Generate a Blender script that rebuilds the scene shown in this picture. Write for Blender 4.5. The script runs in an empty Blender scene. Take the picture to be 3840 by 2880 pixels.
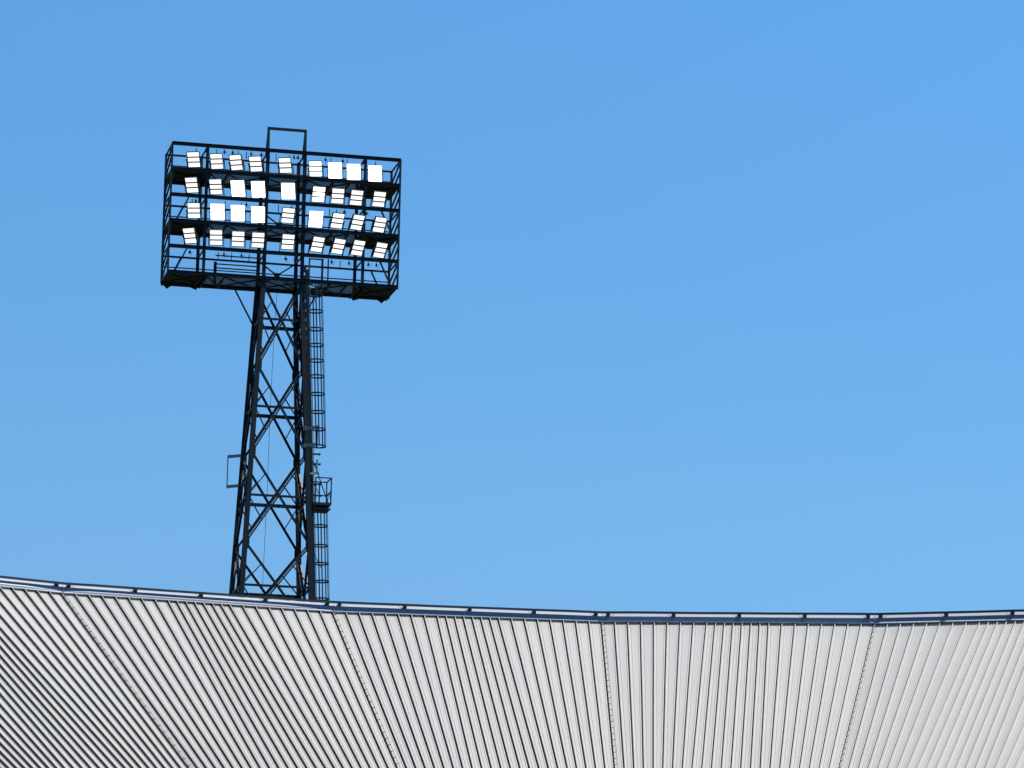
import bpy, math, random
from mathutils import Vector, Matrix
random.seed(7)
C = bpy.context.scene.collection
R = math.radians

# ------------------------------------------------------------------ camera
PITCH, ROLL = .1989, .0194
cam = bpy.data.cameras.new('camera')
cam.sensor_width = 36.0
cam.lens = 14000 / 3840 * 36.0
cam.clip_start, cam.clip_end = 1.0, 6000.0
cam_o = bpy.data.objects.new('camera', cam)
C.objects.link(cam_o)
f_ = Vector((0, math.cos(PITCH), math.sin(PITCH)))
u_ = Vector((0, -math.sin(PITCH), math.cos(PITCH)))
r_ = Vector((1, 0, 0))
r2 = r_ * math.cos(ROLL) + u_ * math.sin(ROLL)
u2 = u_ * math.cos(ROLL) - r_ * math.sin(ROLL)
M = Matrix.Identity(4)
for i in range(3):
    M[i][0], M[i][1], M[i][2] = r2[i], u2[i], -f_[i]
cam_o.matrix_world = M
bpy.context.scene.camera = cam_o

# ------------------------------------------------------------------ sun and sky
SUN_EL, SUN_AZ = R(58), R(74)            # azimuth from -Y towards +X
s_dir = Vector((math.cos(SUN_EL) * math.sin(SUN_AZ), -math.cos(SUN_EL) * math.cos(SUN_AZ), math.sin(SUN_EL)))
sun = bpy.data.lights.new('sun', 'SUN')
sun.energy = 4.8
sun.angle = R(.53)
sun.color = (1.0, .965, .91)
sun_o = bpy.data.objects.new('sun', sun)
C.objects.link(sun_o)
sun_o.rotation_euler = (-s_dir).to_track_quat('-Z', 'Y').to_euler()
sun_o.location = s_dir * 200

world = bpy.data.worlds.new('World')
bpy.context.scene.world = world
world.use_nodes = True
nt = world.node_tree
nt.nodes.clear()
sky = nt.nodes.new('ShaderNodeTexSky')
sky.sky_type = 'NISHITA'
sky.sun_disc = False
sky.sun_elevation = SUN_EL
sky.sun_rotation = math.atan2(s_dir.x, s_dir.y)
sky.altitude = 0
sky.air_density = 1.0
sky.dust_density = 0.0
sky.ozone_density = 3.0
hue = nt.nodes.new('ShaderNodeHueSaturation')
hue.inputs['Saturation'].default_value = 1.0
hue.inputs['Value'].default_value = 1.0
bg = nt.nodes.new('ShaderNodeBackground')
bg.inputs['Strength'].default_value = .1
wo = nt.nodes.new('ShaderNodeOutputWorld')
nt.links.new(sky.outputs[0], hue.inputs['Color'])
# the sky dims from the horizon towards a deep zenith
geo = nt.nodes.new('ShaderNodeTexCoord')
sepw = nt.nodes.new('ShaderNodeSeparateXYZ')
nt.links.new(geo.outputs['Generated'], sepw.inputs[0])
ramp = nt.nodes.new('ShaderNodeValToRGB')
ramp.color_ramp.elements[0].position = 0.0
ramp.color_ramp.elements[0].color = (.36, .55, .92, 1)
ramp.color_ramp.elements[1].position = 1.0
ramp.color_ramp.elements[1].color = (.08, .13, .22, 1)
for p_, c_ in ((.155, (.712, 1.116, 1.414)), (.22, (.74, 1.268, 1.583)), (.297, (.798, 1.458, 1.797)), (.36, (.72, 1.3, 1.65)), (.55, (.16, .28, .45))):
    e_ = ramp.color_ramp.elements.new(p_)
    e_.color = (*c_, 1)
nt.links.new(sepw.outputs['Z'], ramp.inputs['Fac'])
mulw = nt.nodes.new('ShaderNodeVectorMath')
mulw.operation = 'MULTIPLY'
nt.links.new(hue.outputs[0], mulw.inputs[0])
nt.links.new(ramp.outputs[0], mulw.inputs[1])
# and it brightens a little towards the sun's side
azm = nt.nodes.new('ShaderNodeMath')
azm.operation = 'MULTIPLY_ADD'
azm.inputs[1].default_value = .27
azm.inputs[2].default_value = .985
nt.links.new(sepw.outputs['X'], azm.inputs[0])
sclw = nt.nodes.new('ShaderNodeVectorMath')
sclw.operation = 'SCALE'
nt.links.new(mulw.outputs[0], sclw.inputs[0])
nt.links.new(azm.outputs[0], sclw.inputs['Scale'])
nt.links.new(sclw.outputs[0], bg.inputs['Color'])
nt.links.new(bg.outputs[0], wo.inputs['Surface'])
vs = bpy.context.scene.view_settings
vs.view_transform = 'Standard'
vs.look = 'None'
vs.exposure = 0.0
vs.gamma = 1.0

# ------------------------------------------------------------------ materials
def mat(name, col, rough=.5, metal=0.0, noise=0.0, scale=3.0, spec=.5, emit=0.0):
    m = bpy.data.materials.new(name)
    m.use_nodes = True
    t = m.node_tree
    b = t.nodes['Principled BSDF']
    b.inputs['Base Color'].default_value = (*col, 1)
    b.inputs['Roughness'].default_value = rough
    b.inputs['Metallic'].default_value = metal
    b.inputs['Specular IOR Level'].default_value = spec
    if noise:
        co = t.nodes.new('ShaderNodeTexCoord')
        n = t.nodes.new('ShaderNodeTexNoise')
        n.inputs['Scale'].default_value = scale
        n.inputs['Detail'].default_value = 5
        t.links.new(co.outputs['Object'], n.inputs['Vector'])
        r = t.nodes.new('ShaderNodeMapRange')
        r.inputs['To Min'].default_value = 1 - noise
        r.inputs['To Max'].default_value = 1 + noise
        t.links.new(n.outputs[0], r.inputs[0])
        x = t.nodes.new('ShaderNodeVectorMath')
        x.operation = 'SCALE'
        x.inputs[0].default_value = col
        t.links.new(r.outputs[0], x.inputs['Scale'])
        t.links.new(x.outputs[0], b.inputs['Base Color'])
    if emit:
        b.inputs['Emission Color'].default_value = (1.0, .985, .94, 1)
        b.inputs['Emission Strength'].default_value = emit
    return m

def sheet_material():
    m = mat('white_roof_sheet', (.6, .6, .59), .42, spec=.35)
    t = m.node_tree
    b = t.nodes['Principled BSDF']
    at = t.nodes.new('ShaderNodeAttribute')
    at.attribute_name = 'along'                      # R: metres below the rim, G: metres round the rim
    sep = t.nodes.new('ShaderNodeSeparateXYZ')
    t.links.new(at.outputs['Vector'], sep.inputs[0])
    # broad, soft weathering stretched down the slope
    mp = t.nodes.new('ShaderNodeMapping')
    mp.inputs['Scale'].default_value = (.22, 2.6, 0)
    t.links.new(at.outputs['Vector'], mp.inputs['Vector'])
    n = t.nodes.new('ShaderNodeTexNoise')
    n.inputs['Scale'].default_value = 1.0
    n.inputs['Detail'].default_value = 6
    t.links.new(mp.outputs[0], n.inputs['Vector'])
    # dirt just below the rim, broken up by noise
    edge = t.nodes.new('ShaderNodeMapRange')
    edge.inputs['From Min'].default_value = 0.0
    edge.inputs['From Max'].default_value = 1.1
    edge.inputs['To Min'].default_value = .55
    edge.inputs['To Max'].default_value = 0.0
    t.links.new(sep.outputs['X'], edge.inputs[0])
    n2 = t.nodes.new('ShaderNodeTexNoise')
    n2.inputs['Scale'].default_value = 2.2
    n2.inputs['Detail'].default_value = 7
    t.links.new(at.outputs['Vector'], n2.inputs['Vector'])
    mul = t.nodes.new('ShaderNodeMath')
    mul.operation = 'MULTIPLY'
    t.links.new(edge.outputs[0], mul.inputs[0])
    t.links.new(n2.outputs[0], mul.inputs[1])
    mx = t.nodes.new('ShaderNodeMix')
    mx.data_type = 'RGBA'
    mx.inputs['A'].default_value = (.53, .526, .514, 1)
    mx.inputs['B'].default_value = (.60, .588, .556, 1)
    fac = t.nodes.new('ShaderNodeMath')
    fac.operation = 'MULTIPLY_ADD'
    fac.inputs[1].default_value = .68
    t.links.new(n.outputs[0], fac.inputs[0])
    pan = t.nodes.new('ShaderNodeMath')
    pan.operation = 'MULTIPLY'
    pan.inputs[1].default_value = .32
    t.links.new(sep.outputs['Z'], pan.inputs[0])
    t.links.new(pan.outputs[0], fac.inputs[2])
    t.links.new(fac.outputs[0], mx.inputs['Factor'])
    mx2 = t.nodes.new('ShaderNodeMix')
    mx2.data_type = 'RGBA'
    mx2.inputs['B'].default_value = (.40, .375, .34, 1)
    t.links.new(mul.outputs[0], mx2.inputs['Factor'])
    t.links.new(mx.outputs['Result'], mx2.inputs['A'])
    t.links.new(mx2.outputs['Result'], b.inputs['Base Color'])
    return m

def perforated_material():
    m = mat('perforated_dark_steel', (.006, .010, .016), .55)
    t = m.node_tree
    b = t.nodes['Principled BSDF']
    out = t.nodes['Material Output']
    co = t.nodes.new('ShaderNodeTexCoord')
    mp = t.nodes.new('ShaderNodeMapping')
    mp.inputs['Rotation'].default_value = (0, 0, R(45))
    mp.inputs['Scale'].default_value = (1 / .085,) * 3
    t.links.new(co.outputs['Object'], mp.inputs['Vector'])
    fr = t.nodes.new('ShaderNodeVectorMath')
    fr.operation = 'FRACTION'
    t.links.new(mp.outputs[0], fr.inputs[0])
    sb = t.nodes.new('ShaderNodeVectorMath')
    sb.operation = 'MULTIPLY_ADD'
    sb.inputs[1].default_value = (1, 1, 0)
    sb.inputs[2].default_value = (-.5, -.5, 0)
    t.links.new(fr.outputs[0], sb.inputs[0])
    ln = t.nodes.new('ShaderNodeVectorMath')
    ln.operation = 'LENGTH'
    t.links.new(sb.outputs[0], ln.inputs[0])
    lt = t.nodes.new('ShaderNodeMath')
    lt.operation = 'LESS_THAN'
    lt.inputs[1].default_value = .33
    t.links.new(ln.outputs['Value'], lt.inputs[0])
    tr = t.nodes.new('ShaderNodeBsdfTransparent')
    ms = t.nodes.new('ShaderNodeMixShader')
    t.links.new(lt.outputs[0], ms.inputs[0])
    t.links.new(b.outputs[0], ms.inputs[1])
    t.links.new(tr.outputs[0], ms.inputs[2])
    t.links.new(ms.outputs[0], out.inputs['Surface'])
    return m

STEEL = mat('dark_navy_steel', (.0055, .010, .016), .5, noise=.25, scale=2.0, spec=.25)
EDGE = mat('blue_grey_lit_edge', (.05, .07, .09), .5)  # paler tone painted for the lit edge of the cable tray
RIB_SHADE = mat('dark_rib_shade', (.022, .021, .028), .35, spec=.4)  # shade on the left of each rib, put into the colour
STEEL2 = mat('dark_walkway_plate', (.003, .008, .013), .75, noise=.3, scale=1.5)
PERF = perforated_material()
GALV = mat('galvanised_steel', (.28, .28, .28), .45, metal=.3, noise=.2, scale=6)
BLACK = mat('black_rubber', (.012, .012, .014), .6)
WHITE = mat('white_coated_trim', (.55, .565, .59), .4, noise=.06, scale=1.2)
SHADE_BLUE = mat('shade_blue_trim', (.07, .135, .25), .4, noise=.08, scale=1.2)  # shaded version of the white trim, shadow tone put into the colour
RAILM = mat('dark_rail_paint', (.02, .02, .03), .45, noise=.2)
SHEET = sheet_material()
CLOSE = mat('grey_closure_foam', (.10, .10, .11), .8)
PALE = mat('pale_grey_plate', (.34, .32, .30), .6, noise=.2, scale=6)
RED = mat('red_oxide_steel', (.085, .024, .014), .6, noise=.3, scale=5)
HOUS = mat('dark_lamp_casting', (.02, .024, .028), .4)
LED = mat('lit_lamp_glass', (.8, .8, .8), .2, emit=1.15)
LEDX = mat('glaring_lamp_glass', (.8, .8, .8), .2, emit=3.0)
GRASS = mat('ground_grass', (.05, .06, .035), .9, noise=.35, scale=.2)
CONC = mat('concrete_wall', (.33, .32, .3), .85, noise=.15, scale=.6)

# ------------------------------------------------------------------ mesh helpers
class MB:
    def __init__(s):
        s.v, s.f, s.mi, s.at = [], [], [], []

    def quad(s, a, b, c, d, mi=0):
        i = len(s.v)
        s.v += [tuple(a), tuple(b), tuple(c), tuple(d)]
        s.f.append((i, i + 1, i + 2, i + 3))
        s.mi.append(mi)

    def hexa(s, P, mi=0):
        i = len(s.v)
        s.v += [tuple(p) for p in P]
        for q in ((0, 3, 2, 1), (4, 5, 6, 7), (0, 1, 5, 4), (1, 2, 6, 5), (2, 3, 7, 6), (3, 0, 4, 7)):
            s.f.append(tuple(i + k for k in q))
            s.mi.append(mi)
        return s

    def box(s, x0, x1, y0, y1, z0, z1, mi=0):
        return s.hexa([(x0, y0, z0), (x1, y0, z0), (x1, y1, z0), (x0, y1, z0),
                       (x0, y0, z1), (x1, y0, z1), (x1, y1, z1), (x0, y1, z1)], mi)

    def bar(s, p, q, w, h, side=None, mi=0):
        """rectangular bar from p to q; w across 'side', h across the other way"""
        p, q = Vector(p), Vector(q)
        d = (q - p).normalized()
        side = Vector(side) if side else (Vector((0, 0, 1)).cross(d) if abs(d.z) < .95 else Vector((1, 0, 0)))
        side = (side - d * side.dot(d)).normalized()
        o = d.cross(side)
        a, b = side * w / 2, o * h / 2
        return s.hexa([p - a - b, p + a - b, p + a + b, p - a + b, q - a - b, q + a - b, q + a + b, q - a + b], mi)

    def angle(s, p, q, w, t, n):
        """an L-section: one leg lying in the face whose outward normal is n, one leg standing along -n"""
        p, q, n = Vector(p), Vector(q), Vector(n).normalized()
        d = (q - p).normalized()
        n = (n - d * n.dot(d)).normalized()
        sd = d.cross(n)
        s.bar(p, q, w, t, sd)
        off = sd * (w / 2 - t / 2) - n * (w / 2 + t / 2)
        s.bar(p + off, q + off, w, t, n)
        return s

    def tube(s, pts, r, n=8, mi=0):
        pts = [Vector(p) for p in pts]
        rings = []
        for k, p in enumerate(pts):
            d = (pts[min(k + 1, len(pts) - 1)] - pts[max(k - 1, 0)]).normalized()
            a = d.cross(Vector((0, 0, 1)))
            if a.length < .05:
                a = d.cross(Vector((1, 0, 0)))
            a.normalize()
            b = d.cross(a)
            i = len(s.v)
            for j in range(n):
                t = 2 * math.pi * j / n
                s.v.append(tuple(p + a * (r * math.cos(t)) + b * (r * math.sin(t))))
            rings.append(i)
        for i0, i1 in zip(rings, rings[1:]):
            for j in range(n):
                s.f.append((i0 + j, i0 + (j + 1) % n, i1 + (j + 1) % n, i1 + j))
                s.mi.append(mi)
        s.f.append(tuple(rings[0] + j for j in reversed(range(n))))
        s.f.append(tuple(rings[-1] + j for j in range(n)))
        s.mi += [mi, mi]
        return s

    def mesh(s, name, mats):
        me = bpy.data.meshes.new(name)
        me.from_pydata(s.v, [], s.f)
        for m in (mats if isinstance(mats, (list, tuple)) else [mats]):
            me.materials.append(m)
        me.polygons.foreach_set('material_index', s.mi)
        me.update()
        return me

    def build(s, name, mats, parent=None):
        return link(name, s.mesh(name, mats), parent)

def link(name, me, parent=None):
    o = bpy.data.objects.new(name, me)
    C.objects.link(o)
    if parent:
        o.parent = parent
    return o

def thing(name, label, cat, loc=(0, 0, 0), rz=0.0, group=None):
    o = bpy.data.objects.new(name, None)
    o.empty_display_size = .3
    C.objects.link(o)
    o.location = loc
    o.rotation_euler = (0, 0, rz)
    tag(o, label, cat, group)
    return o

def tag(o, label, cat, group=None):
    o['label'], o['category'] = label, cat
    if group:
        o['group'] = group

def copy_tree(o, parent=None):
    c = o.copy()
    C.objects.link(c)
    c.parent = parent
    for ch in o.children:
        copy_tree(ch, c)
    return c

# ------------------------------------------------------------------ ground
GZ = -2.0
g = MB()
g.quad((-3000, -3000, GZ), (3000, -3000, GZ), (3000, 3000, GZ), (-3000, 3000, GZ))
go = g.build('ground', GRASS)
go['kind'] = 'structure'

# ------------------------------------------------------------------ stadium roof: a faceted ring of ribbed sheet
AX, RR, ZR, SL, CV = 4.5073, 46.3051, 19.1312, .5715, .0006
AY = 140.0 - RR
PH = [-.4653, -.2407, -.0202, .2017]
PH = [PH[0] - .2235] + PH + [PH[-1] + .2235]
TH = math.atan(SL)
TEND = 17.0

def ring(ph, t, dz=0.0):
    rr = RR - t
    return Vector((AX + rr * math.sin(ph), AY + rr * math.cos(ph), ZR - SL * t + CV * t * t + dz))

roof = thing('stadium_roof', 'white ribbed metal stadium roof curving below the floodlight tower', 'roof', (AX, AY + RR, GZ))
roof_base = Vector((AX, AY + RR, GZ))
WIDE, NARR = 49 / 1015, 33 / 1015
gaps = [WIDE] * 8 + [NARR] * 7 + [WIDE] * 8
tot = sum(gaps)
ribs = [0.0]
for w in gaps:
    ribs.append(ribs[-1] + w / tot)
RIB_H, RIB_W, MIN_H, MIN_W = .090, .030, .019, .023

def facet_profile():
    """points across a facet: (rib index, extra metres, height over the pan), rib tips at RIB_H"""
    pr = []
    m = .105
    for k in range(len(ribs) - 1):
        if k == 0:
            pr += [(k, -RIB_W / 2, RIB_H)]
        pr += [(k, RIB_W / 2, RIB_H), (k, RIB_W / 2 + .002, 0.0)]
        pr += [(k, m - MIN_W / 2, .006), (k, m - MIN_W * .2, .006 + MIN_H), (k, m + MIN_W * .2, .006 + MIN_H), (k, m + MIN_W / 2, .007)]
        n = k + 1
        pr += [(n, -m - MIN_W / 2, .010), (n, -m - MIN_W * .2, .010 + MIN_H), (n, -m + MIN_W * .2, .010 + MIN_H), (n, -m + MIN_W / 2, .014)]
        # painted shadow of the rib: a fillet at the foot and the left face of the seam
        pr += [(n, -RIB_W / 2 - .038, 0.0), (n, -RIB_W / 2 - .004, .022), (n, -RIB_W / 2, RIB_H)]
    return pr

def rib_fractions(w0, w):
    """the narrow sheets in the middle keep their width down the slope, the wide ones taper"""
    nar = NARR / tot * w0
    wide = (w - 7 * nar) / 16
    out_, x = [0.0], 0.0
    for g_ in gaps:
        x += nar if g_ == NARR else wide
        out_.append(x / w)
    return out_

TS = [-.22, 0.0] + [1.0 * k for k in range(1, 18)]
_tones = [[random.random() for _ in range(25)] for _ in range(5)]
def pan_tone(s, k, ex):
    return _tones[s][max(0, k - 1 if ex < 0 else k)]

for s in range(5):
    pa, pb = PH[s], PH[s + 1]
    pm = (pa + pb) / 2
    out = Vector((math.sin(pm), math.cos(pm), 0))
    tang = Vector((math.cos(pm), -math.sin(pm), 0))
    nrm = Vector((0, 0, 1)) * math.cos(TH) - out * math.sin(TH)
    prof = facet_profile()
    w_rim = (ring(pb, 0) - ring(pa, 0)).length
    mb = MB()
    att = []
    for t in TS:
        A, B = ring(pa, t), ring(pb, t)
        fracs = rib_fractions(w_rim, (B - A).length)
        for kk, ex, hh in prof:
            fr = fracs[kk]
            hgt = hh - RIB_H
            if t < 0 and hh == RIB_H:
                hgt = -RIB_H + .002
            wob = .0018 * math.sin(t * 1.7 + kk * 4.1) if hh < RIB_H else .0014 * math.sin(t * .9 + kk * 2.6)
            p = A.lerp(B, fr) + tang * (ex + wob) + nrm * hgt - roof_base
            mb.v.append(tuple(p))
            att.append((t, (A.lerp(B, fr) - A).length + ex + s * 10.2, pan_tone(s, kk, ex)))
    n = len(prof)
    for r in range(len(TS) - 1):
        for k in range(n - 1):
            i = r * n + k
            mb.f.append((i, i + n, i + n + 1, i + 1))
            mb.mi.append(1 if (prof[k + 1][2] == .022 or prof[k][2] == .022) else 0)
    me = mb.mesh('roof_sheet', [SHEET, RIB_SHADE])
    a = me.attributes.new('along', 'FLOAT_VECTOR', 'POINT')
    a.data.foreach_set('vector', [c for p in att for c in p])
    link('roof_sheet', me, roof)

    # trim along the rim: lip, face, sloping cap (profile: metres inwards, metres up)
    A, B = ring(pa, 0), ring(pb, 0)
    prof2 = [(.038, 0), (.042, .008), (.004, .05), (0, .054), (0, .205), (-.004, .212), (-.125, .312), (-.16, .318), (-.16, -.02), (.02, -.004)]
    mb = MB()
    Oa, Ob = Vector((math.sin(pa), math.cos(pa), 0)), Vector((math.sin(pb), math.cos(pb), 0))
    ca = 1 / math.cos((pb - pa) / 2)
    # lengths of trim with hairline joints
    NJ = 4
    for j in range(NJ):
        e0, e1 = j / NJ + (.0002 if j else 0), (j + 1) / NJ - (.0002 if j < NJ - 1 else 0)
        i = len(mb.v)
        for e in (e0, e1):
            o = Oa.lerp(Ob, e)
            base = A.lerp(B, e)
            for nn, zz in prof2:
                mb.v.append(tuple(base - o * (nn * (ca if j in (0, NJ - 1) else 1)) + Vector((0, 0, zz)) - roof_base))
        m = len(prof2)
        for k in range(m):
            mb.f.append((i + k, i + (k + 1) % m, i + m + (k + 1) % m, i + m + k))
            mb.mi.append(2 if k == 3 else 0)  # upright face takes the colour painted as its shade
        mb.f.append(tuple(i + k for k in reversed(range(m))))
        mb.f.append(tuple(i + m + k for k in range(m)))
        mb.mi += [0, 0]
    # rivet heads along the lip and the joints
    L = (B - A).length
    for k in range(int(L / .25)):
        e = (k + .5) * .25 / L
        p = A.lerp(B, e) - out * .012 + Vector((0, 0, .028)) - roof_base
        mb.box(p.x - .006, p.x + .006, p.y - .008, p.y + .004, p.z - .006, p.z + .006, 1)
    mb.build('rim_fascia', [WHITE, RAILM, SHADE_BLUE], roof)
    if s < 2:    # half-round strip added as the fascia's sunlit foot, on the two left sections only
        mb = MB()
        pts = []
        for k in range(25):
            e = .012 + k / 24 * (.93 if s else .97)
            rr = .046 * min(1, (k + 1) / 3, (25 - k) / 4)
            pts.append((A.lerp(B, e) - out * .004 + Vector((0, 0, .085 - (.046 - rr) * .5)) - roof_base, rr))
        for k, (p, rr) in enumerate(pts):
            for q in range(9):
                th_ = math.pi * q / 8
                mb.v.append(tuple(p - out * (.034 * math.sin(th_) * rr / .046) + Vector((0, 0, rr * math.cos(th_)))))
        for k in range(24):
            for q in range(8):
                i = k * 9 + q
                mb.f.append((i, i + 1, i + 10, i + 9))
                mb.mi.append(0)
        mb.build('half_round_lit_strip', WHITE, roof)
    # closure behind the ribs
    mb = MB()
    q = [A + out * .2 + Vector((0, 0, -.12)), B + out * .2 + Vector((0, 0, -.12)), B + out * .2 + Vector((0, 0, .1)), A + out * .2 + Vector((0, 0, .1))]
    q2 = [p + out * .05 for p in q]
    mb.hexa([x - roof_base for x in (q[0], q[1], q2[1], q2[0], q[3], q[2], q2[2], q2[3])])
    mb.build('closure_strip', CLOSE, roof)
    # outer wall of the stand below the rim
    mb = MB()
    w0, w1 = A + out * .26, B + out * .26
    for z0, z1 in ((GZ, ZR + .1),):
        P = [Vector((w0.x, w0.y, z0)), Vector((w1.x, w1.y, z0)), Vector((w1.x, w1.y, z0)) + out * .3, Vector((w0.x, w0.y, z0)) + out * .3]
        mb.hexa([p - roof_base for p in P] + [p + Vector((0, 0, z1 - z0)) - roof_base for p in P])
    mb.build('outer_wall', CONC, roof)

# ------------------------------------------------------------------ rail on blocks along the rim
rail = thing('rim_rail', 'long dark rail on black blocks running along the rim of the white roof', 'rail', roof_base + Vector((0, 0, ZR - GZ + .2)))
rail_base = Vector(rail.location)
SUPP = [.022, .264, .505, .745, .976]
for s in range(5):
    pa, pb = PH[s], PH[s + 1]
    pm = (pa + pb) / 2
    out = Vector((math.sin(pm), math.cos(pm), 0))
    tang = Vector((math.cos(pm), -math.sin(pm), 0))
    A, B = ring(pa, 0), ring(pb, 0)
    ca = math.cos((pb - pa) / 2)
    pts = []
    for k in range(9):
        e = k / 8
        o = Vector((math.sin(pa + (pb - pa) * e), math.cos(pa + (pb - pa) * e), 0)) if k in (0, 8) else out
        pts.append(A.lerp(B, e) - (out * .07 if k not in (0, 8) else o * (.07 / ca)) + Vector((0, 0, .345 + random.uniform(-.006, .006))) - rail_base)
    mb = MB()
    for p, q in zip(pts, pts[1:]):
        mb.bar(p, q, .06, .08, out)
    mb.build('rail', RAILM, rail)
    blk = None
    for fr in SUPP:
        c = A.lerp(B, fr) + Vector((0, 0, 0)) - rail_base
        mb = MB()
        a0, a1 = c - tang * .07, c + tang * .07
        lo = [(.055, .205), (-.03, .205), (-.03, .315), (.09, .315)]
        P0 = [a0 - out * n + Vector((0, 0, z)) for n, z in lo]
        P1 = [a1 - out * n + Vector((0, 0, z)) for n, z in lo]
        mb.hexa(P0 + P1)
        so = mb.build('support_block', BLACK, rail)
        # earthing cable looping off the block
        sg = -1 if fr > .1 else 1
        mb = MB()
        w = []
        for k in range(7):
            e = k / 6
            w.append(c + tang * sg * (.07 + .16 * e) - out * .06 + Vector((0, 0, .29 - .075 * math.sin(math.pi * e * .9) + .02 * e)))
        mb.tube(w, .006, 5)
        mb.build('cable_loop', BLACK, so)

# ------------------------------------------------------------------ wires clipped along the seams of the roof
wire_labels = [None, 'clipped wire down the leftmost marked seam of the white roof',
               'clipped wire down the roof seam just right of the tower foot',
               'clipped wire down the nearly upright seam in mid roof',
               'clipped wire down the rightmost roof seam, leaning left']
clip_me = None
for s in range(1, 5):
    ph = PH[s]
    out = Vector((math.sin(ph), math.cos(ph), 0))
    tang = Vector((math.cos(ph), -math.sin(ph), 0))
    nrm = Vector((0, 0, 1)) * math.cos(TH) - out * math.sin(TH)
    base = ring(ph, 0)
    th = thing('seam_wire', wire_labels[s], 'wire', base, 0, 'wires clipped along the roof seams')
    th.rotation_euler = (0, 0, -ph)
    def L3(t, x, h):       # local frame of the seam: x round the rim, y outwards, z up
        return Vector((x, -t - h * math.sin(TH), -SL * t + CV * t * t + h * math.cos(TH)))
    mb = MB()
    pts = [Vector((.0, -.0, .26)), Vector((.01, -.012, .2)), L3(.03, .03, .05)]
    t = .3
    while t < 16.6:
        pts.append(L3(t, .05 + random.uniform(-.006, .006), .025))
        t += .55
    mb.tube(pts[:3], .013, 6)
    mb.tube(pts[2:], .007, 5)
    mb.build('wire', GALV, th)
    if clip_me is None:
        cb = MB()
        cb.box(-.022, .018, -.015, .015, .003, .015)
        cb.bar((.015, 0, .012), (.055, -.01, .03), .02, .01)
        cb.bar((.052, -.008, .028), (.07, -.012, .062), .014, .01)
        cb.box(-.036, -.018, -.02, .02, -.03, .01)
        clip_me = cb.mesh('clip', RAILM)
    t = .3
    while t < 16.6:
        c = link('clip', clip_me, th)
        c.location = L3(t, 0, .0)
        c.rotation_euler = (TH, 0, 0)
        t += .47

# ------------------------------------------------------------------ floodlight tower
TA = .2214
TO = Vector((-11.0889, 175.0, 43.3548))
ZB = TO.z - GZ
tower = thing('floodlight_tower', 'dark navy lattice floodlight mast with a wide lamp frame on top', 'floodlight tower', (TO.x, TO.y, GZ), TA)

def T(u, d, z):
    return Vector((u, d, z + ZB))

def to_world(u, d, z):
    return Vector((TO.x + u * math.cos(TA) - d * math.sin(TA), TO.y + u * math.sin(TA) + d * math.cos(TA), TO.z + z))

DC = 1.12
Z0 = -3.167
def hw(z):
    return .905 if z > Z0 else .93 + .0475 * (Z0 - z)
def leg_pt(su, sd, z):
    h = hw(z)
    return T(su * h + (.0 if z > Z0 else .004 * (Z0 - z)), DC + sd * h, z)

ZG = -ZB
for su in (-1, 1):
    for sd in (-1, 1):
        mb = MB()
        w = .225
        zt = 3.2
        # H-section legs: two flanges and a web
        for za, zb in ((ZG, Z0), (Z0, zt)):
            p, q = leg_pt(su, sd, za), leg_pt(su, sd, zb)
            ww = w if za < Z0 - .1 else .16
            for o in (-1, 1):
                off = Vector((0, o * ww / 2, 0))
                mb.bar(p + off, q + off, ww, .022, (1, 0, 0))
            mb.bar(p, q, .02, ww - .024, (1, 0, 0))
        mb.build('leg', STEEL, tower)

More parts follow.
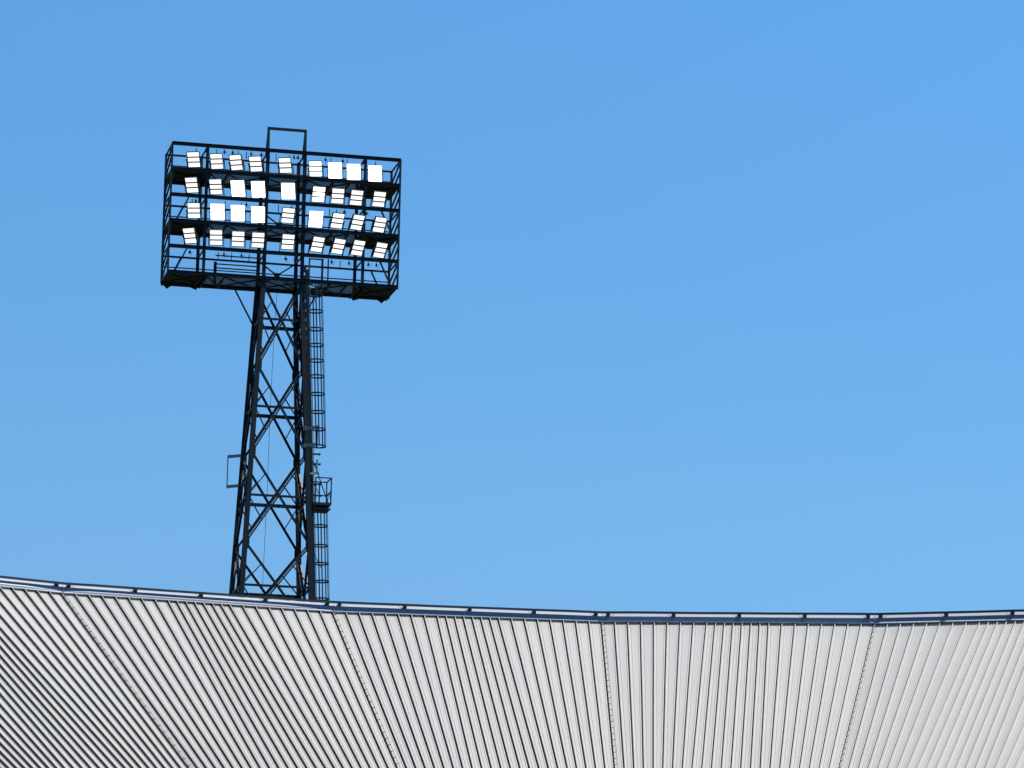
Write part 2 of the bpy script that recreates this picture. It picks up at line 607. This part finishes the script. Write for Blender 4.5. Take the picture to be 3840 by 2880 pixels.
# four faces of the mast
z_ok = lambda z: z > -23      # lower down the roof hides them
faces = [((-1, -1), (1, -1), (0, -1, 0)), ((-1, 1), (1, 1), (0, 1, 0)), ((-1, -1), (-1, 1), (-1, 0, 0)), ((1, -1), (1, 1), (1, 0, 0))]
HZ = [-5.13, -9.45, -13.78, -18.12, -22.45, -26.8, -31.1, -35.5, -39.8]
GU = [-3.35, -7.42, -11.66, -16.05, -20.3, -24.6, -28.95, -33.3, -37.6, -42.0]
for fi, (a, b, n) in enumerate(faces):
    n = Vector(n)
    for k in range(9):
        zt, zb, zh = GU[k], GU[k + 1], HZ[k]
        tl, tr = leg_pt(*a, zt), leg_pt(*b, zt)
        bl, br = leg_pt(*a, zb), leg_pt(*b, zb)
        hl, hr = leg_pt(*a, zh), leg_pt(*b, zh)
        dd = n * .03
        front = fi == 0
        mb = MB()
        mb.angle(tl + dd, br + dd, .105, .014, n)
        mb.build('diagonal_brace', STEEL, tower)
        mb = MB()
        if fi == 0:      # the rising diagonal is a pair of angles with a slit between
            sl = (tr - bl).normalized().cross(n) * .05
            mb.bar(bl - dd + sl, tr - dd + sl, .075, .06, sl)
            mb.bar(bl - dd - sl, tr - dd - sl, .075, .06, sl)
        else:
            mb.angle(bl - dd, tr - dd, .11, .014, n)
        mb.build('diagonal_brace', STEEL, tower)
        mb = MB()
        if fi == 1:
            mb.bar(hl, hr, .16, .12, (0, 0, 1))
        else:
            mb.bar(hl, hr, .105, .07, (0, 0, 1))
        mb.build('strut', STEEL, tower)
        # short members from the strut ends to the diagonals
        def on(p, q, e):
            return p.lerp(q, e)
        zf = lambda z: (zt - z) / (zt - zb)
        e = zf(zh)
        m1 = .5 * e
        m2 = (1 + e) / 2
        for P, Q in ((hl, on(tl, br, m1)), (hr, on(tr, bl, m1)), (hl, on(tr, bl, m2)), (hr, on(tl, br, m2))):
            mb = MB()
            mb.bar(P, Q, .075, .05, n)
            if z_ok(zh):
                mb.build('short_brace', STEEL, tower)
        # gusset plates on the legs
        if k < 8:
            for P, q in ((bl, (tr - bl)), (br, (tl - br))):
                inw = (br - bl).normalized() * (1 if P is bl else -1)
                up = Vector((0, 0, 1))
                mb = MB()
                pts = [(.0, -.42), (.13, -.36), (.2, -.12), (.2, .16), (.12, .38), (.0, .42)]
                i = len(mb.v)
                for sgn in (-1, 1):
                    for x, z in pts:
                        mb.v.append(tuple(P + inw * x + up * z + n * (.05 + .007 * sgn)))
                m = len(pts)
                mb.f.append(tuple(range(m - 1, -1, -1)))
                mb.f.append(tuple(range(m, 2 * m)))
                mb.mi += [0, 0]
                for j in range(m):
                    mb.f.append((j, (j + 1) % m, m + (j + 1) % m, m + j))
                    mb.mi.append(0)
                mb.build('gusset_plate', STEEL, tower)

# pale plates added to catch the sun below the gussets of the back legs
for zg in (-7.42, -11.66, -16.05):
    for su in (-1, 1):
        p, q = leg_pt(su, 1, zg - .55), leg_pt(su, 1, zg - 1.3)
        off = Vector((.06 if su > 0 else .04, -.2, 0))
        mb = MB()
        mb.bar(p + off, q + off + Vector((.1 * (su > 0), -.25 * (su > 0), 0)), .12, .016, (.85, .5, 0))
        mb.build('sunlit_plate', PALE, tower)

# --- lamp frame
HW_, DEP = 5.587, 2.27
LV = [3.167, 1.90, .633, -.633, -1.90, -3.167]
for i, z in enumerate(LV):
    floor = i in (1, 3, 5)
    mb = MB()
    mb.bar(T(-HW_, 0, z), T(HW_, 0, z), .06, .16, (0, 1, 0))
    mb.bar(T(-HW_ - .01, -.05, z + .075), T(HW_ + .01, -.05, z + .075), .12, .015, (0, 1, 0))
    mb.build('front_beam', STEEL, tower)
    mb = MB()
    bz = z if not floor else z - .03
    mb.bar(T(-HW_, DEP, bz), T(HW_, DEP, bz), .06, .09 if not floor else .14, (0, 1, 0))
    mb.build('back_beam', STEEL, tower)
    for su in (-1, 1):
        mb = MB()
        mb.bar(T(su * HW_, 0, z), T(su * HW_, DEP, z), .06, .08, (1, 0, 0))
        if i < 5:   # zig-zag bracing of the end frame
            zm = (z + LV[i + 1]) / 2
            mb.bar(T(su * HW_, .02, z - .06), T(su * HW_, DEP - .02, zm - .02), .075, .06, (1, 0, 0))
            mb.bar(T(su * HW_, DEP - .02, LV[i + 1] + .1), T(su * HW_, .02, zm + .1), .075, .06, (1, 0, 0))
        mb.build('end_bracing', STEEL, tower)
    if floor:
        # walkway floor: solid end plates, perforated middle
        for su in (-1, 1):
            mb = MB()
            x0, x1 = sorted((su * 3.75, su * (HW_ - .03)))
            mb.box(x0, x1, .04, DEP + .2, z - .03 + ZB, z - .012 + ZB)
            for P, Q in (((x0, .1), (x1, DEP)), ((x0, DEP), (x1, .1))):
                mb.bar(T(P[0], P[1], z - .055), T(Q[0], Q[1], z - .055), .08, .04)
            mb.bar(T(su * 3.72, .05, z - .1), T(su * 3.72, DEP + .2, z - .1), .1, .14, (1, 0, 0))
            mb.bar(T(su * 4.0, .05, z - .1), T(su * 4.0, DEP + .2, z - .1), .06, .14, (1, 0, 0))
            # hanging edge plate along the back and the end
            mb.bar(T(su * 3.75, DEP + .2, z - .08), T(su * HW_, DEP + .2, z - .08), .03, .13, (0, 1, 0))
            if i == 5:
                v = [T(su * (HW_ - .1), DEP + .2, z - .1), T(su * (HW_ - .55), DEP + .2, z - .1), T(su * (HW_ - .3), DEP + .2, z - .3)]
                w = [p + Vector((0, .02, 0)) for p in v]
                mb.hexa([v[0], v[1], v[2], v[2] + Vector((0, 0, -.001)), w[0], w[1], w[2], w[2] + Vector((0, 0, -.001))])
                v = [T(su * 3.8, DEP + .2, z - .1), T(su * 4.3, DEP + .2, z - .1), T(su * 3.85, DEP + .2, z - .26)]
                w = [p + Vector((0, .02, 0)) for p in v]
                mb.hexa([v[0], v[1], v[2], v[2] + Vector((0, 0, -.001)), w[0], w[1], w[2], w[2] + Vector((0, 0, -.001))])
            mb.build('end_floor_plate', STEEL2, tower)
        mb = MB()
        hole = (1.25, 1.78, .55, 1.25)
        if i == 5:
            mb.box(-3.68, hole[0], .04, DEP + .2, z - .02 + ZB, z - .012 + ZB)
            mb.box(hole[1], 3.68, .04, DEP + .2, z - .02 + ZB, z - .012 + ZB)
            mb.box(hole[0], hole[1], .04, hole[2], z - .02 + ZB, z - .012 + ZB)
            mb.box(hole[0], hole[1], hole[3], DEP + .2, z - .02 + ZB, z - .012 + ZB)
        else:
            mb.box(-3.68, 3.68, .04, DEP + .2, z - .02 + ZB, z - .012 + ZB)
        mb.build('walkway_grating', PERF, tower)
        mb = MB()
        for x in (-2.85, -1.05, 1.05, 2.3, 3.1):
            mb.bar(T(x, .05, z - .08), T(x, DEP + .2, z - .08), .09, .1, (1, 0, 0))
        for P, Q in (((-2.85, .1), (-1.05, DEP)), ((-2.85, DEP), (-1.05, .1)), ((-1.05, .1), (1.05, DEP)), ((-1.05, DEP), (1.05, .1)), ((1.05, .1), (3.1, DEP)), ((1.05, DEP), (3.1, .1)), ((-3.7, .1), (-2.85, DEP))):
            mb.bar(T(P[0], P[1], z - .06), T(Q[0], Q[1], z - .06), .07, .05)
        mb.bar(T(-3.7, DEP + .19, z - .07), T(3.7, DEP + .19, z - .07), .03, .13, (0, 1, 0))
        mb.build('floor_bracing', STEEL, tower)
        # handrail along the back
        mb = MB()
        mb.bar(T(-HW_, DEP, z + .74), T(HW_, DEP, z + .74), .045, .05, (0, 1, 0))
        mb.build('guard_rail', STEEL, tower)
    if i in (2, 4):
        for su in (-1, 1):
            for d in (0.02, DEP - .02):
                mb = MB()
                mb.bar(T(su * 4.7, d, z - .05), T(su * 5.27, d, LV[i + 1] + .02), .09, .07, (0, 1, 0))
                mb.build('diagonal_brace', STEEL, tower)
        mb = MB()   # cross bracing behind the lamps, with a plate at the crossing
        zc = (z + LV[i + 1]) / 2
        for P, Q in (((-.9, z), (.9, LV[i + 1])), ((-.9, LV[i + 1]), (.9, z))):
            mb.bar(T(P[0], DC + .905, P[1]), T(Q[0], DC + .905, Q[1]), .08, .06, (0, 1, 0))
        mb.box(-.13, .13, DC + .86, DC + .95, zc - .12 + ZB, zc + .12 + ZB)
        mb.build('cross_brace', STEEL, tower)
    if i in (0, 2, 4):
        for x in (-3.87, -.905, .905, 3.87):
            mb = MB()
            mb.bar(T(x, .05, z - .02), T(x, DEP, z - .02), .06, .07, (1, 0, 0))
            mb.build('cross_beam', STEEL, tower)

# posts of the lamp frame
for su in (-1, 1):
    for d, w in ((.0, .09), (DEP, .11)):
        mb = MB()
        mb.bar(T(su * HW_, d, LV[5] - .1), T(su * HW_, d, LV[0] + (.05 if d == 0 else .02)), w, .09, (1, 0, 0))
        mb.build('corner_post', STEEL, tower)
    for d, w in ((.07, .14), (DEP - .05, .15)):
        mb = MB()
        mb.bar(T(su * 3.87, d, LV[5]), T(su * 3.87, d, LV[0]), w, .12, (1, 0, 0))
        mb.build('column', STEEL, tower)
# bars of the small enclosure low on the frame
mb = MB()
mb.bar(T(-3.0, DEP, LV[4] - .1), T(-3.0, DEP, LV[5]), .14, .1, (1, 0, 0))
for z in (-1.68, -2.1, -2.3, -2.66):
    mb.bar(T(-3.0, DEP, z), T(-.95, DEP, z), .05, .055, (0, 1, 0))
mb.build('side_railing', STEEL, tower)
mb = MB()
for x in (1.98, 2.25):
    mb.bar(T(x, .5, LV[4]), T(x, .5, LV[5]), .06, .06, (1, 0, 0))
mb.build('hatch_post', STEEL, tower)
# hoop frame on top
mb = MB()
for su in (-1, 1):
    mb.bar(T(su * .905 - .02, .1, 3.1), T(su * .905 - .03, .1, 4.32), .12, .09, (1, 0, 0))
    mb.bar(T(su * .905 - .02, .75, 3.1), T(su * .905 - .03, .12, 4.3), .09, .06, (1, 0, 0))
mb.bar(T(-.985, .1, 4.3), T(.925, .1, 4.3), .09, .13, (0, 1, 0))
mb.build('hoist_frame', STEEL, tower)
# stay from frame to mast
mb = MB()
mb.bar(T(-2.03, DEP, -3.25), T(-1.08, DC + 1.0, -5.05), .075, .07, (0, 1, 0))
mb.bar(T(2.03, DEP, -3.25), T(1.08, DC + 1.0, -5.05), .075, .07, (0, 1, 0))
mb.build('stay', STEEL, tower)
# slanting panel behind the right lamps (gangway rail seen through)
mb = MB()
for k in range(8):
    z = -3.6 - k * 1.0
    mb.box(.93 + .05 * k * .95, 1.02 + .05 * k * .95, .7, .78, z - .1 + ZB, z + .12 + ZB)
mb.build('splice_plate', STEEL, tower)

# ------------------------------------------------------------------ caged ladder on the right face
lad = thing('caged_ladder', 'black ladder with round safety cage climbing the right side of the mast', 'ladder', (TO.x, TO.y, GZ), TA)
LD = .36
def lu(z):
    return hw(z) + .004 * (Z0 - z)
ZT, ZM0, ZM1, ZBOT = -2.6, -11.25, -14.15, -43.0
mb = MB()
for d in (LD - .19, LD + .19):
    mb.bar(T(lu(ZT) + .31, d, ZT), T(lu(ZBOT) + .31, d, ZBOT), .05, .03, (0, 1, 0))
z = ZT
while z > ZBOT:
    mb.bar(T(lu(z) + .31, LD - .19, z), T(lu(z) + .31, LD + .19, z), .025, .025)
    z -= .28
mb.build('ladder_rail', STEEL, lad)
mb = MB()
mb.bar(T(lu(ZT) + .225, LD - .35, ZT), T(lu(ZBOT) + .225, LD - .35, ZBOT), .17, .1, (1, 0, 0))
z = ZT
while z > ZBOT:
    mb.bar(T(lu(z) + .05, LD - .35, z), T(lu(z) + .2, LD - .35, z), .06, .3, (0, 1, 0))
    z -= .45
mb.build('cable_tray', STEEL, lad)
mb = MB()
mb.bar(T(lu(ZT) + .335, LD - .37, ZT + .4), T(lu(ZBOT) + .335, LD - .37, ZBOT), .03, .05, (1, 0, 0))
mb.build('lit_edge_strip', EDGE, lad)  # the tray's lit edge, put in as a paler strip
def hoop_line(z):
    c = lu(z) + .31 + .36
    return [T(c + .36 * math.cos(k * math.pi / 12), LD + .40 * math.sin(k * math.pi / 12), z) for k in range(25)]
hoops = [-3.75, -4.55, -5.43, -6.21, -6.97, -7.74, -8.6, -9.48, -10.32, -11.15] + [-15.0, -15.95, -16.81, -17.66, -18.5] + [-19.3 - .85 * k for k in range(26)]
for z in hoops:
    P = hoop_line(z)
    mb = MB()
    for p, q in zip(P, P[1:]):
        mb.bar(p, q, .012, .07, (q - p).cross(Vector((0, 0, 1))))
    mb.build('cage_hoop', STEEL, lad)
for za, zb in ((-3.3, -11.17), (-14.25, -41)):
    for deg in (-95, -45, 0, 45, 95):
        t = R(deg)
        o = lambda z: T(lu(z) + .31 + .36 + .368 * math.cos(t), LD + .408 * math.sin(t), z)
        mb = MB()
        mb.bar(o(za), o(zb), .06, .014, Vector((-math.sin(t), math.cos(t), 0)))
        mb.build('cage_bar', STEEL, lad)
for z in (-4.0, -12.4, -13.4, -16.9):
    mb = MB()
    mb.bar(T(lu(z) + .3, LD - .2, z + .5), T(lu(z) + .62, LD - .3, z - .15), .04, .03, (0, 1, 0))
    mb.build('cage_stay', STEEL, lad)

# rest balcony half way
bal = thing('rest_balcony', 'small railed rest balcony beside the ladder, half way up the mast', 'balcony', to_world(lu(-14) + .31, LD, -14), TA)
def B_(u, d, z):
    return Vector((u, d, z))
mb = MB()
mb.box(-.05, .82, -.55, .75, -.06, .06)
mb.build('floor', STEEL2, bal)
mb = MB()
mb.box(.0, .8, -.5, .7, -.27, -.2)
cyl = [(.38 + .4 * math.cos(k * math.pi / 8), .1 + .45 * math.sin(k * math.pi / 8)) for k in range(16)]
mb.tube([(.38, .1, -.3), (.38, .1, -.2)], .42, 20)
mb.build('collar', STEEL, bal)
for x, y in ((.8, -.53), (.8, .73), (.05, -.53), (.45, .73)):
    mb = MB()
    mb.bar((x, y, 0), (x, y, 1.27), .055, .055)
    if x > .5:
        mb.bar((x, y, .06), (x, y * .2, .62), .035, .035)
    mb.build('rail_post', STEEL, bal)
mb = MB()
for z in (1.25, .6):
    if z > 1:
        mb.bar((.05, -.53, z), (.8, -.53, z), .05, .05)
    mb.bar((.8, -.53, z), (.8, .73, z), .05, .05)
    mb.bar((.0, .73, z), (.8, .73, z), .05, .05)
mb.bar((.05, .1, 2.05), (.82, -.1, -.1), .07, .05)
mb.build('hand_rail', STEEL, bal)

# stub brackets beside the ladder
for k, z in enumerate((-11.6, -12.08, -13.05, -13.6)):
    st = MB()
    st.box(0, .36, -.04, .04, -.035, .035)
    st.box(.3, .36, -.05, .05, -.05, .05)
    o = st.build('stub_bracket', STEEL)
    o.location = to_world(lu(z) + .33, .0, z)
    o.rotation_euler = (0, 0, TA)
    tag(o, ['short dark stub sticking out just under the ladder cage', 'short dark stub behind the grey panel antenna',
            'short dark stub at the balcony top rail', 'short dark stub just above the balcony floor'][k], 'bracket', 'stub brackets beside the ladder')

# ------------------------------------------------------------------ antenna mounts
def arm(mb, p, q, h):
    p, q = Vector(p), Vector(q)
    mb.bar(p, q, .05, h)
    d = (q - p).normalized()
    mb.bar(p + Vector((0, 0, h / 2)), q + Vector((0, 0, h / 2)), .13, .012)
    e = p.lerp(q, .18)
    mb.bar(e - Vector((0, 0, h * .7)), e + Vector((0, 0, h * .7)), .09, .12)
am = thing('antenna_mount', 'grey twin-arm mount with a thin upright pole left of the mast', 'antenna mount', to_world(-1.26, 2.42, -12.9), TA)
for z in (0, 1.47):
    mb = MB()
    arm(mb, (.08, -.06, z + .0), (-.66, .60, z + .0), .13)
    mb.build('arm', GALV, am)
mb = MB()
mb.tube([(-.68, .62, -.08), (-.68, .62, 1.55)], .028, 8)
mb.build('pole', GALV, am)
am = thing('antenna_mount', 'grey twin-arm mount crossing the right leg at the cage bottom', 'antenna mount', to_world(1.12, -.2, -11.28), TA)
for z in (0, .83):
    mb = MB()
    arm(mb, (.03, -.03, z), (.6, -.56, z), .14)
    mb.build('arm', GALV, am)
mb = MB()
mb.tube([(.62, -.58, -.12), (.62, -.58, .93)], .035, 8)
mb.build('pole', STEEL, am)
pa_ = thing('panel_antenna', 'slim grey panel antenna on a bracket above the balcony', 'antenna', to_world(1.48, -.1, -12.6), TA)
mb = MB()
mb.box(.37, .45, -.06, .06, .02, .72)
mb.build('panel', mat('antenna_grey', (.16, .19, .23), .5), pa_)
mb = MB()
mb.bar((-.1, 0, 0), (.42, 0, .06), .08, .09)
mb.box(-.12, .0, -.06, .06, -.14, .2)
mb.build('bracket', GALV, pa_)
# cable hanging down the middle of the mast
mb = MB()
mb.tube([T(-.1, DC, -3.2), T(-.2, DC, -6), T(-.26, DC, -9.5), T(-.27, DC, -13), T(-.36, DC, -18.5), T(-.4, DC, -30), T(-.4, DC, -44)], .011, 6)
o = mb.build('drop_cable', BLACK)
o.location, o.rotation_euler = (TO.x, TO.y, GZ), (0, 0, TA)
tag(o, 'thin black cable hanging down inside the middle of the lattice mast', 'cable')
# red access gate low on the lamp frame
gate = thing('access_gate', 'rusty red gate frame at the hatch below the lowest lamps', 'gate', to_world(1.32, .45, -3.1), TA)
mb = MB()
for x in (0, .62):
    mb.bar((x, 0, .0), (x, 0, 1.18), .07, .05, (1, 0, 0))
mb.build('stile', RED, gate)
mb = MB()
for z in (.03, .78, 1.15):
    mb.bar((0, 0, z), (.62, 0, z), .05, .06)
mb.build('cross_rail', RED, gate)

# ------------------------------------------------------------------ cable junction boxes hanging below the lamp beams
jb_me = MB().box(-.045, .045, -.04, .04, -.2, -.09)
jb_me.tube([(0, 0, 0), (0, 0, -.1)], .02, 6)
jb_me.tube([(0, 0, -.2), (.005, 0, -.24), (.04, 0, -.28), (.09, 0, -.26), (.12, 0, -.2), (.13, 0, -.08)], .008, 5)
jb_me = jb_me.mesh('junction_box', BLACK)
strap_me = MB().box(-.018, .018, -.015, .015, -.36, 0).mesh('hanger_strap', STEEL)
for i, us in ((0, (-3.95, -3.05, -2.65, -1.75, -1.25, .35, .55, 1.9, 2.75, 3.75)), (2, (-4.35, -3.9, -1.9, .3, .6, 2.9, 4.0)),
              (4, (-4.55, -2.9, -2.05, .1, .55, 2.35, 3.2, 4.15, 4.55))):
    for u in us:
        o = link('junction_box', jb_me)
        o.location = to_world(u, .12, LV[i] - .08)
        o.rotation_euler = (0, 0, TA + random.uniform(-.6, .6))
        tag(o, 'small black cable box hanging under a lamp beam by a loop of cable', 'cable box', 'cable boxes under the lamp beams')
for i, us in ((0, (-4.4, -3.4, -2.35, -1.95, -.5, .15, 2.2, 3.0, 4.4)), (2, (-4.5, -2.9, -2.1, -.3, 2.2, 2.55)), (4, (-3.15, -2.5, -1.65, 1.9, 2.8, 3.55))):
    for u in us:
        o = link('hanger_strap', strap_me)
        o.location = to_world(u, .3, LV[i] - .07)
        o.rotation_euler = (0, 0, TA)
        tag(o, 'thin dark strap hanging straight down from a lamp beam', 'strap', 'straps hanging from the lamp beams')

# ------------------------------------------------------------------ floodlights
LW, LH, TILT = .635, .80, R(32)
def tilt(o):
    o.rotation_euler = (TILT, 0, 0)
# local frame of the lamp head: face looks along -y before tilting; origin at the yoke foot, head pivot at (0,-.15,.44)
def make_lamp(kind):
    root = bpy.data.objects.new('floodlight', None)
    root.empty_display_size = .2
    C.objects.link(root)
    rot = Matrix.Translation((0, -.15, .44)) @ Matrix.Rotation(TILT, 4, 'X')
    def add(name, mb, m):
        mb.v = [tuple(rot @ Vector(v)) for v in mb.v]
        return mb.build(name, m, root)
    w, h = LW / 2, LH / 2
    mb = MB()
    mb.box(-w + .02, w - .02, .03, .10, -h + .02, h - .02)
    for k in range(11):
        x = -w + .05 + k * (2 * w - .1) / 10
        mb.box(x - .006, x + .006, .10, .19, -h + .06, h - .06)
    add('housing', mb, HOUS)
    # bezel: outer frame plus two cross bars, in front of the housing
    mb = MB()
    e = .03
    mb.box(-w, w, -.025, .03, h - e, h)
    mb.box(-w, w, -.025, .03, -h, -h + e)
    mb.box(-w, -w + e, -.025, .03, -h + e, h - e)
    mb.box(w - e, w, -.025, .03, -h + e, h - e)
    ph = (LH - 2 * e) / 3
    for k in (1, 2):
        z = -h + e + ph * k
        mb.box(-w + e, w - e, -.02, .03, z - .03, z + .03)
        for x in (-.2, -.05, .1, .22):
            mb.box(x - .03, x + .03, -.026, -.021, z - .006, z + .006, 1)
    add('bezel', mb, [HOUS, GALV])
    for k in range(3):
        z = -h + e + ph * (k + .5)
        mb = MB()
        if kind == 'blaze':
            mb.box(-w - .004, w + .004, -.05, -.028, z - ph / 2 - (.03 if k == 0 else .0) + .002, z + ph / 2 + (.03 if k == 2 else 0) - .002)
        else:
            mb.box(-w + e + .006, w - e - .006, -.012, .028, z - ph / 2 + .032 * (k > 0) + .006 * (k == 0), z + ph / 2 - .032 * (k < 2) - .006 * (k == 2))
        add('light_panel', mb, LED if kind == 'bars' else LEDX)
    # yoke: two cheeks and a foot plate (does not tilt)
    mb = MB()
    for sg in (-1, 1):
        x = sg * (w + .045)
        mb.bar((x, .12, .0), (x, .02, .27), .03, .08, (1, 0, 0))
        mb.bar((x, .02, .27), (x, -.11, .46), .03, .08, (1, 0, 0))
        mb.tube([(x - .045 * sg, -.13, .44), (x + .02 * sg, -.13, .44)], .05, 10)
    mb.box(-w - .05, w + .05, .08, .16, -.01, .01)
    mb.build('yoke', HOUS, root)
    return root

ROWS = [[(-4.597, 2.335), (-3.481, 2.334), (-2.539, 2.35), (-1.583, 2.352), (-0.145, 2.393), (1.344, 2.335), (2.31, 2.335), (3.222, 2.334), (4.279, 2.328)],
        [(-4.64, 1.069), (-3.478, 1.073), (-2.399, 1.083), (-1.415, 1.116), (0.046, 1.139), (1.535, 1.079), (2.475, 1.065), (3.396, 1.045), (4.513, 1.059)],
        [(-4.497, -0.177), (-3.352, -0.152), (-2.372, -0.137), (-1.388, -0.137), (0.072, -0.083), (1.432, -0.154), (2.496, -0.164), (3.477, -0.175), (4.573, -0.214)],
        [(-4.647, -1.43), (-3.378, -1.426), (-2.314, -1.418), (-1.347, -1.406), (0.112, -1.387), (1.554, -1.41), (2.575, -1.433), (3.539, -1.439), (4.636, -1.475)]]
SLOPE = [[-.04, -.034, -.075, -.054, -.043, 0, .0, .01, .01],
         [-.064, -.034, -.03, -.01, .0, .083, .077, .109, .109],
         [0, .02, .02, .03, .1, .07, .155, .2, .178],
         [-.094, .02, .054, .064, .083, .178, .21, .2, .22]]
KIND = ['bbbbbmXXX', 'bbXXXmbbb', 'bXXXbXbbb', 'bbbbbbbbb']
proto = {'b': make_lamp('bars'), 'm': make_lamp('bright'), 'X': make_lamp('blaze')}
used = set()
NTH = ['leftmost', 'second from left', 'third from left', 'fourth from left', 'middle', 'fourth from right', 'third from right', 'second from right', 'rightmost']
RN = ['top row', 'second row from top', 'third row from top', 'bottom row']
LOOK = {'b': 'lit floodlight showing three white bars', 'm': 'very bright floodlight with three merging bars', 'X': 'floodlight glaring as one white block'}
for r in range(4):
    for c in range(9):
        k = KIND[r][c]
        o = proto[k] if k not in used else copy_tree(proto[k])
        used.add(k)
        u, z = ROWS[r][c]
        psi = math.atan((SLOPE[r][c] - .0194) / .26) * .85
        cen = to_world(u + .026, -.2, z + .04)
        off = Vector((.15 * math.sin(psi), -.15 * math.cos(psi), .44))
        o.location = cen - off
        o.rotation_euler = (0, 0, psi)
        tag(o, '%s, %s in %s' % (LOOK[k], NTH[c], RN[r]), 'floodlight', 'floodlights in four rows on the tower')
